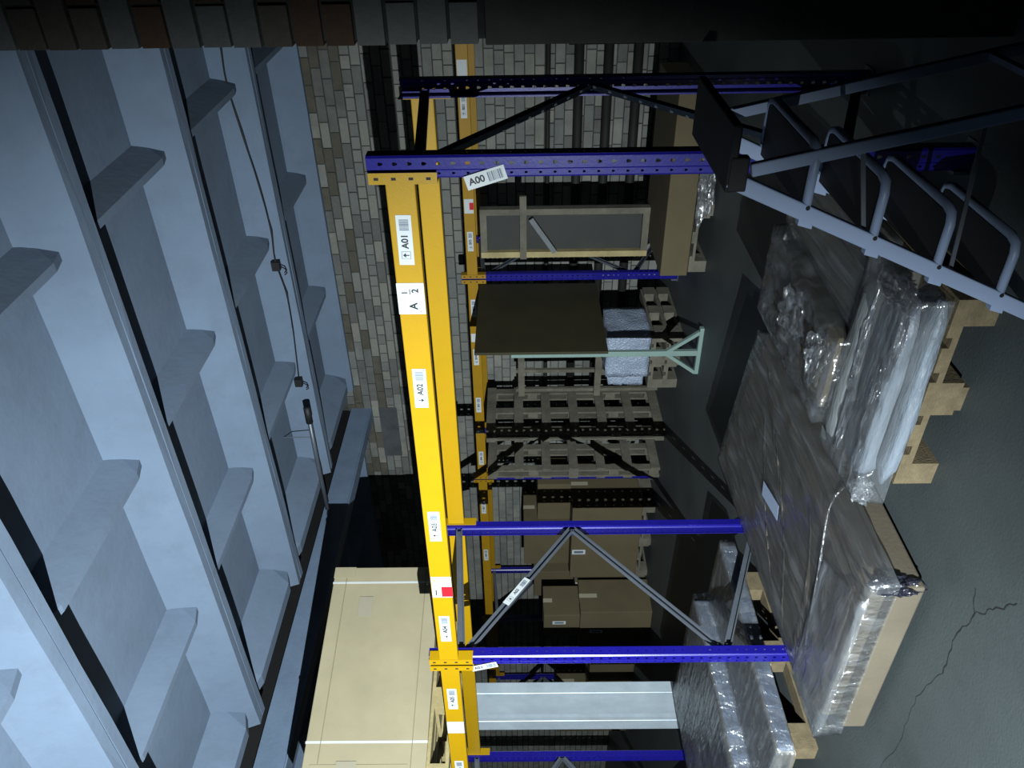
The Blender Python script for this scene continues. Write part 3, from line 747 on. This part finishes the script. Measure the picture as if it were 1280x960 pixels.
def foam_strip(x0, x1, yc, z0, w_, h_, m, seed, name='foam_strip'):
    mb = MB(); ns = 26; nr = 12; vs = []; fs = []
    for i in range(ns + 1):
        x = x0 + (x1 - x0) * i / ns; t = i / ns
        tap = min(1, 0.35 + 6 * t, 0.35 + 7 * (1 - t))
        for k in range(nr):
            a = 2 * math.pi * k / nr; ca, sa = math.cos(a), math.sin(a)
            y = math.copysign(abs(ca) ** 0.55, ca) * w_ / 2 * tap; z = math.copysign(abs(sa) ** 0.55, sa) * h_ / 2 * tap
            nn = noise.noise(Vector((x * 5, k * 1.3, seed))) * 0.012
            vs.append(Vector((x, yc + y + nn + 0.02 * noise.noise(Vector((x * 2.5, seed, 0))), z0 + h_ / 2 + z + nn * 0.6)) + oB)
    for i in range(ns):
        for k in range(nr): fs.append((i * nr + k, i * nr + (k + 1) % nr, (i + 1) * nr + (k + 1) % nr, (i + 1) * nr + k))
    fs += [tuple(range(nr)), tuple(ns * nr + k for k in range(nr))]
    mb.add(vs, fs); return mb.build(name, m, B, smooth=True)
foam_strip(-2.17, -1.36, 2.545, 0.183, 0.12, 0.10, FOAMD, 1)
foam_strip(-2.16, -1.36, 2.375, 0.146, 0.19, 0.11, FOAM, 2)
foam_strip(-2.10, -1.30, 2.235, 0.146, 0.09, 0.05, FOAM, 3)
film_shell([(-2.17, 2.21), (-1.30, 2.21), (-1.30, 2.62), (-2.20, 2.62)], 0.15, 0.262, FILM2, B, oB, n=40, amp=0.016, seed=4)
for k, (x_, y_, z_, a_) in enumerate(((-1.62, 2.47, 0.272, 0.2), (-1.95, 2.45, 0.27, 0.16), (-1.8, 2.30, 0.262, 0.2), (-1.5, 2.28, 0.25, 0.14))):
    crumple(Vector((x_, y_, z_)) + oB, a_, 0.022, 0.014, FILMC, B, 50 + k * 3, n=14)
film_shell([(-2.09, 2.60), (-1.68, 2.58), (-1.60, 3.50), (-2.07, 3.52)], 0.17, 0.322, FILMC, B, oB, n=30, amp=0.03, seed=6)
film_shell([(-1.66, 2.56), (-1.26, 2.60), (-1.24, 3.50), (-1.60, 3.56)], 0.17, 0.252, FILM, B, oB, n=22, amp=0.012, seed=8)
crumple(Vector((-1.83, 2.72, 0.33)) + oB, 0.10, 0.07, 0.035, FILMC, B, 11)
crumple(Vector((-1.80, 3.0, 0.35)) + oB, 0.10, 0.12, 0.03, FILMC, B, 14)
crumple(Vector((-1.35, 2.36, 0.245)) + oB, 0.045, 0.11, 0.04, FILMC, B, 17)
crumple(Vector((-2.145, 2.24, 0.235)) + oB, 0.045, 0.045, 0.04, FILM2, B, 19)

# C: two-tier wrapped load inside the second bay
pallet('euro_pallet', (-4.62, 2.84, 0), 1.2, 1.2, WOOD, label='wooden pallet on the floor under the wrapped stack between the blue uprights', nb=7)
Cw = empty('wrapped_board_stack', (-4.8, 2.9, 0.144)); tag(Cw, 'two-tier stack of boards in milky film on a pallet inside the second rack bay', 'wrapped stack')
oC = Vector((4.8, -2.9, -0.144))
quad_slab([(-5.4, 2.16), (-3.98, 2.2), (-3.93, 3.56), (-5.4, 3.62)], 0.145, 0.235, CARDG, 'carton', Cw, oC)
quad_slab([(-5.7, 2.1), (-4.49, 2.12), (-4.47, 3.58), (-5.7, 3.64)], 0.236, 0.345, CARDG, 'carton', Cw, oC)
for xa, z0_, z1_ in ((-3.955, 0.150, 0.230), (-4.475, 0.240, 0.340)):
    mb = MB(); mb.hexa([Vector(p) + oC for p in ((xa - 0.02, 2.2, z0_), (xa, 2.2, z0_), (xa + 0.045 if xa > -4 else xa + 0.015, 3.57, z0_), (xa - 0.02, 3.57, z0_), (xa - 0.02, 2.2, z1_), (xa, 2.2, z1_), (xa + 0.045 if xa > -4 else xa + 0.015, 3.57, z1_), (xa - 0.02, 3.57, z1_))])
    mb.build('lit_film_strip', FILMLIT, Cw, bevel=0.006)  # added bluish strips standing in for torchlit film on the sides
film_shell([(-4.52, 2.16), (-3.95, 2.18), (-3.90, 3.60), (-4.50, 3.62)], 0.15, 0.245, FILM2, Cw, oC, n=26, amp=0.014, seed=21)
film_shell([(-5.72, 2.08), (-4.47, 2.10), (-4.44, 3.60), (-5.72, 3.66)], 0.24, 0.352, FILM2, Cw, oC, n=30, amp=0.014, seed=23)

# ------------------------------------------------------------------ galvanised profiles standing behind the rack
def profile(x0, x1, y, h, label):
    mb = MB(); t = 0.003; d = 0.07
    prof = [(0, 0), (x1 - x0, 0), (x1 - x0, d), (x1 - x0 - 0.02, d), (x1 - x0 - 0.02, d - t), (x1 - x0 - t, d - t), (x1 - x0 - t, t), (x1 - x0 - 0.05, t), (x1 - x0 - 0.055, t + 0.006), (x1 - x0 - 0.06, t), (t, t), (t, d - t), (0.02, d - t), (0.02, d), (0, d)]
    prof = [(0, 0), (x1 - x0 - 0.06, 0), (x1 - x0 - 0.055, 0.008), (x1 - x0 - 0.05, 0)] + prof[1:]
    mb.prism(prof, (0, 0, 0), (0, 0, h), ((1, 0, 0), (0, 1, 0)))
    o = mb.build('steel_profile', GALV); o.location = (x0, y, 0.0); return tag(o, label, 'profile')
profile(-6.55, -6.17, 3.99, 2.0, 'wide bright galvanised steel profile standing upright behind the near rack')
profile(-6.80, -6.605, 3.99, 2.0, 'narrow galvanised steel profile standing beside the wide one')

# ------------------------------------------------------------------ goods in the far rack
# T-footed board stand
st = empty('board_stand', (-3.75, 5.634, 0)); tag(st, 'dark brown board on mint green steel posts with triangular T feet', 'stand')
for y in (0.0,):
    mb = MB(); mb.box(-0.025, 0.025, y - 0.02, y + 0.02, 0.03, 1.63); mb.build('post', MINT, st, bevel=0.003)
    mb = MB(); mb.box(-0.215, 0.25, y - 0.022, y + 0.022, 0.0, 0.035); mb.build('foot', MINT, st, bevel=0.003)
    for sx in (-1, 1):
        mb = MB(); mb.bar((sx * 0.205, y, 0.03), (sx * 0.012, y, 0.29), 0.03, 0.03); mb.build('diagonal_brace', MINT, st)
mb = MB(); mb.box(0.027, 0.052, -0.05, 1.17, 0.80, 1.945); mb.build('board', BROWNB, st, bevel=0.003)
# flat carton with timber-framed panel standing on it
pallet('dark_pallet', (-2.55, 6.42, 0), 1.1, 1.1, WOODG, label='grey pallet under the flat brown carton in the first far bay')
carton('flat_carton', -3.14, -1.65, 5.88, 6.80, 0.146, 0.37, CARDB, 'flat brown carton on a grey pallet before the first far bay', seam=False)
fr = empty('framed_panel', (-3.08, 6.62, 0.372)); tag(fr, 'tall dark grey panel in a pale timber frame with a diagonal batten', 'panel')
H_ = 1.53
for x in (0.22, -0.20):
    mb = MB(); mb.box(x - 0.028, x + 0.028, -0.03, 0.03, 0, H_); mb.build('frame_post', WOODP if x < 0 else WOODG, fr)
for z in (0.03, H_ - 0.03): mb = MB(); mb.box(-0.172, 0.192, -0.02, 0.03, z - 0.03, z + 0.03); mb.build('frame_rail', WOODG, fr)
mb = MB(); mb.box(-0.23, 0.38, -0.06, -0.031, H_ - 0.42, H_ - 0.36); mb.build('cross_batten', WOODG, fr)
mb = MB(); mb.bar((0.16, -0.045, H_ - 0.46), (-0.17, -0.045, H_ - 0.68), 0.02, 0.045); mb.build('diagonal_batten', FOAMD, fr)
mb = MB(); mb.box(-0.23, 0.25, 0.032, 0.05, 0, H_); mb.build('grey_board', GREYP, fr)
crumple((-2.35, 5.80, 0.10), 0.25, 0.05, 0.06, FILMC, None, 31)
fb = bpy.data.objects['film_bunch.004'] if 'film_bunch.004' in bpy.data.objects else None
for o in list(bpy.data.objects):
    if o.name.startswith('film_bunch') and o.parent is None:
        o.name = 'film_heap'; tag(o, 'crumpled heap of clear film on the floor before the flat carton', 'plastic film')
# bubble-wrapped parcel on two pallets
for k in range(2):
    pallet('grey_pallet', (-4.31, 6.78, 0.145 * k), 0.9, 0.64, WOODG, label='grey pallet %s under the bubble-wrapped parcel' % ('resting on the floor' if k == 0 else 'second from the floor'), nb=4)
bub = empty('bubble_wrapped_parcel', (-4.27, 6.62, 0.29)); tag(bub, 'white bubble-wrapped parcel behind the mint green post', 'parcel')
mb = MB(); n = 20; vs_ = []; fs_ = []
import bmesh
bm = bmesh.new(); bmesh.ops.create_cube(bm, size=1.0); bmesh.ops.subdivide_edges(bm, edges=bm.edges, cuts=9, use_grid_fill=True)
for v in bm.verts:
    p = v.co.copy(); v.co = Vector((p.x * 0.50, p.y * 0.5, (p.z + 0.5) * 0.42)) + Vector([noise.noise(p * 4 + Vector((k * 7, 0, 0))) * 0.02 for k in range(3)])
    if v.co.z < 0.02: v.co.z = max(0.0, v.co.z)
me = bpy.data.meshes.new('wrapped_body'); bm.to_mesh(me); bm.free(); me.materials.append(BUBB); me.polygons.foreach_set('use_smooth', [True] * len(me.polygons))
link('wrapped_body', me, bub)
mb = MB(); sag = []
for i in range(13):
    for j in range(5):
        sag.append(((i / 12 - 0.5) * 0.0 + -0.255 - 0.10 * (j / 4) + 0.02 * noise.noise(Vector((i * .8, j, 3))), -0.24 + 0.012 * noise.noise(Vector((i, j, 0))) - 0.0, 0.04 + i / 12 * 0.36 - 0.03 * abs(math.sin(i)) * (j / 4)))
mb.add(sag, [(i * 5 + j, i * 5 + j + 1, i * 5 + j + 6, i * 5 + j + 5) for i in range(12) for j in range(4)])
o = mb.build('loose_flap', BUBB, bub, smooth=True); s_ = o.modifiers.new('t', 'SOLIDIFY'); s_.thickness = 0.004
# wooden trestle frame behind
wf = empty('timber_frame', (-5.05, 7.15, 0)); tag(wf, 'bare weathered timber frame standing between the parcel and the upended pallets', 'frame')
for z in (1.54, 0.69): mb = MB(); mb.box(-0.26, 0.30, -0.03, 0.03, z - 0.035, z + 0.035); mb.build('frame_rail', WOODG, wf)
for x in (-0.22, 0.04, 0.27): mb = MB(); mb.box(x - 0.02, x + 0.02, 0.031, 0.07, 0, 1.6); mb.build('frame_post', WOODG, wf)
# two long pallets upended: slats level, runners upright
def long_pallet(x, y0, label):
    o = empty('long_pallet', (x, y0, 0)); tag(o, label, 'pallet'); W_, T_, H_ = 0.8, 0.145, 1.93
    for yy in (0.0, 0.36, 0.72):
        for xx in (-T_ / 2 + 0.02, T_ / 2 - 0.042):
            mb = MB(); mb.box(xx, xx + 0.022, yy, yy + 0.09, 0, H_); mb.build('runner_board', WOODG, o)
        for k in range(5):
            z = 0.01 + k * (H_ - 0.13) / 4
            mb = MB(); mb.box(-T_ / 2 + 0.043, T_ / 2 - 0.043, yy + 0.004, yy + 0.086, z, z + 0.11); mb.build('block', WOODG, o)
    for k in range(7):
        z = k * (H_ - 0.1) / 6
        for xx in (-T_ / 2, T_ / 2 - 0.0195):
            mb = MB(); mb.box(xx, xx + 0.0195, 0, 0.81, z, z + 0.10); mb.build('slat', WOODG, o)
long_pallet(-5.44, 6.56, 'long wooden pallet stood on end, the one nearer the green post')
long_pallet(-5.98, 6.56, 'long wooden pallet stood on end beside the far blue upright')
# cartons
G = 'cartons stacked in the far rack'
pallet('carton_pallet', (-7.1, 6.95, 0), 0.8, 1.2, WOODG, label='low pallet under the wide dark carton of the far rack', nb=5)
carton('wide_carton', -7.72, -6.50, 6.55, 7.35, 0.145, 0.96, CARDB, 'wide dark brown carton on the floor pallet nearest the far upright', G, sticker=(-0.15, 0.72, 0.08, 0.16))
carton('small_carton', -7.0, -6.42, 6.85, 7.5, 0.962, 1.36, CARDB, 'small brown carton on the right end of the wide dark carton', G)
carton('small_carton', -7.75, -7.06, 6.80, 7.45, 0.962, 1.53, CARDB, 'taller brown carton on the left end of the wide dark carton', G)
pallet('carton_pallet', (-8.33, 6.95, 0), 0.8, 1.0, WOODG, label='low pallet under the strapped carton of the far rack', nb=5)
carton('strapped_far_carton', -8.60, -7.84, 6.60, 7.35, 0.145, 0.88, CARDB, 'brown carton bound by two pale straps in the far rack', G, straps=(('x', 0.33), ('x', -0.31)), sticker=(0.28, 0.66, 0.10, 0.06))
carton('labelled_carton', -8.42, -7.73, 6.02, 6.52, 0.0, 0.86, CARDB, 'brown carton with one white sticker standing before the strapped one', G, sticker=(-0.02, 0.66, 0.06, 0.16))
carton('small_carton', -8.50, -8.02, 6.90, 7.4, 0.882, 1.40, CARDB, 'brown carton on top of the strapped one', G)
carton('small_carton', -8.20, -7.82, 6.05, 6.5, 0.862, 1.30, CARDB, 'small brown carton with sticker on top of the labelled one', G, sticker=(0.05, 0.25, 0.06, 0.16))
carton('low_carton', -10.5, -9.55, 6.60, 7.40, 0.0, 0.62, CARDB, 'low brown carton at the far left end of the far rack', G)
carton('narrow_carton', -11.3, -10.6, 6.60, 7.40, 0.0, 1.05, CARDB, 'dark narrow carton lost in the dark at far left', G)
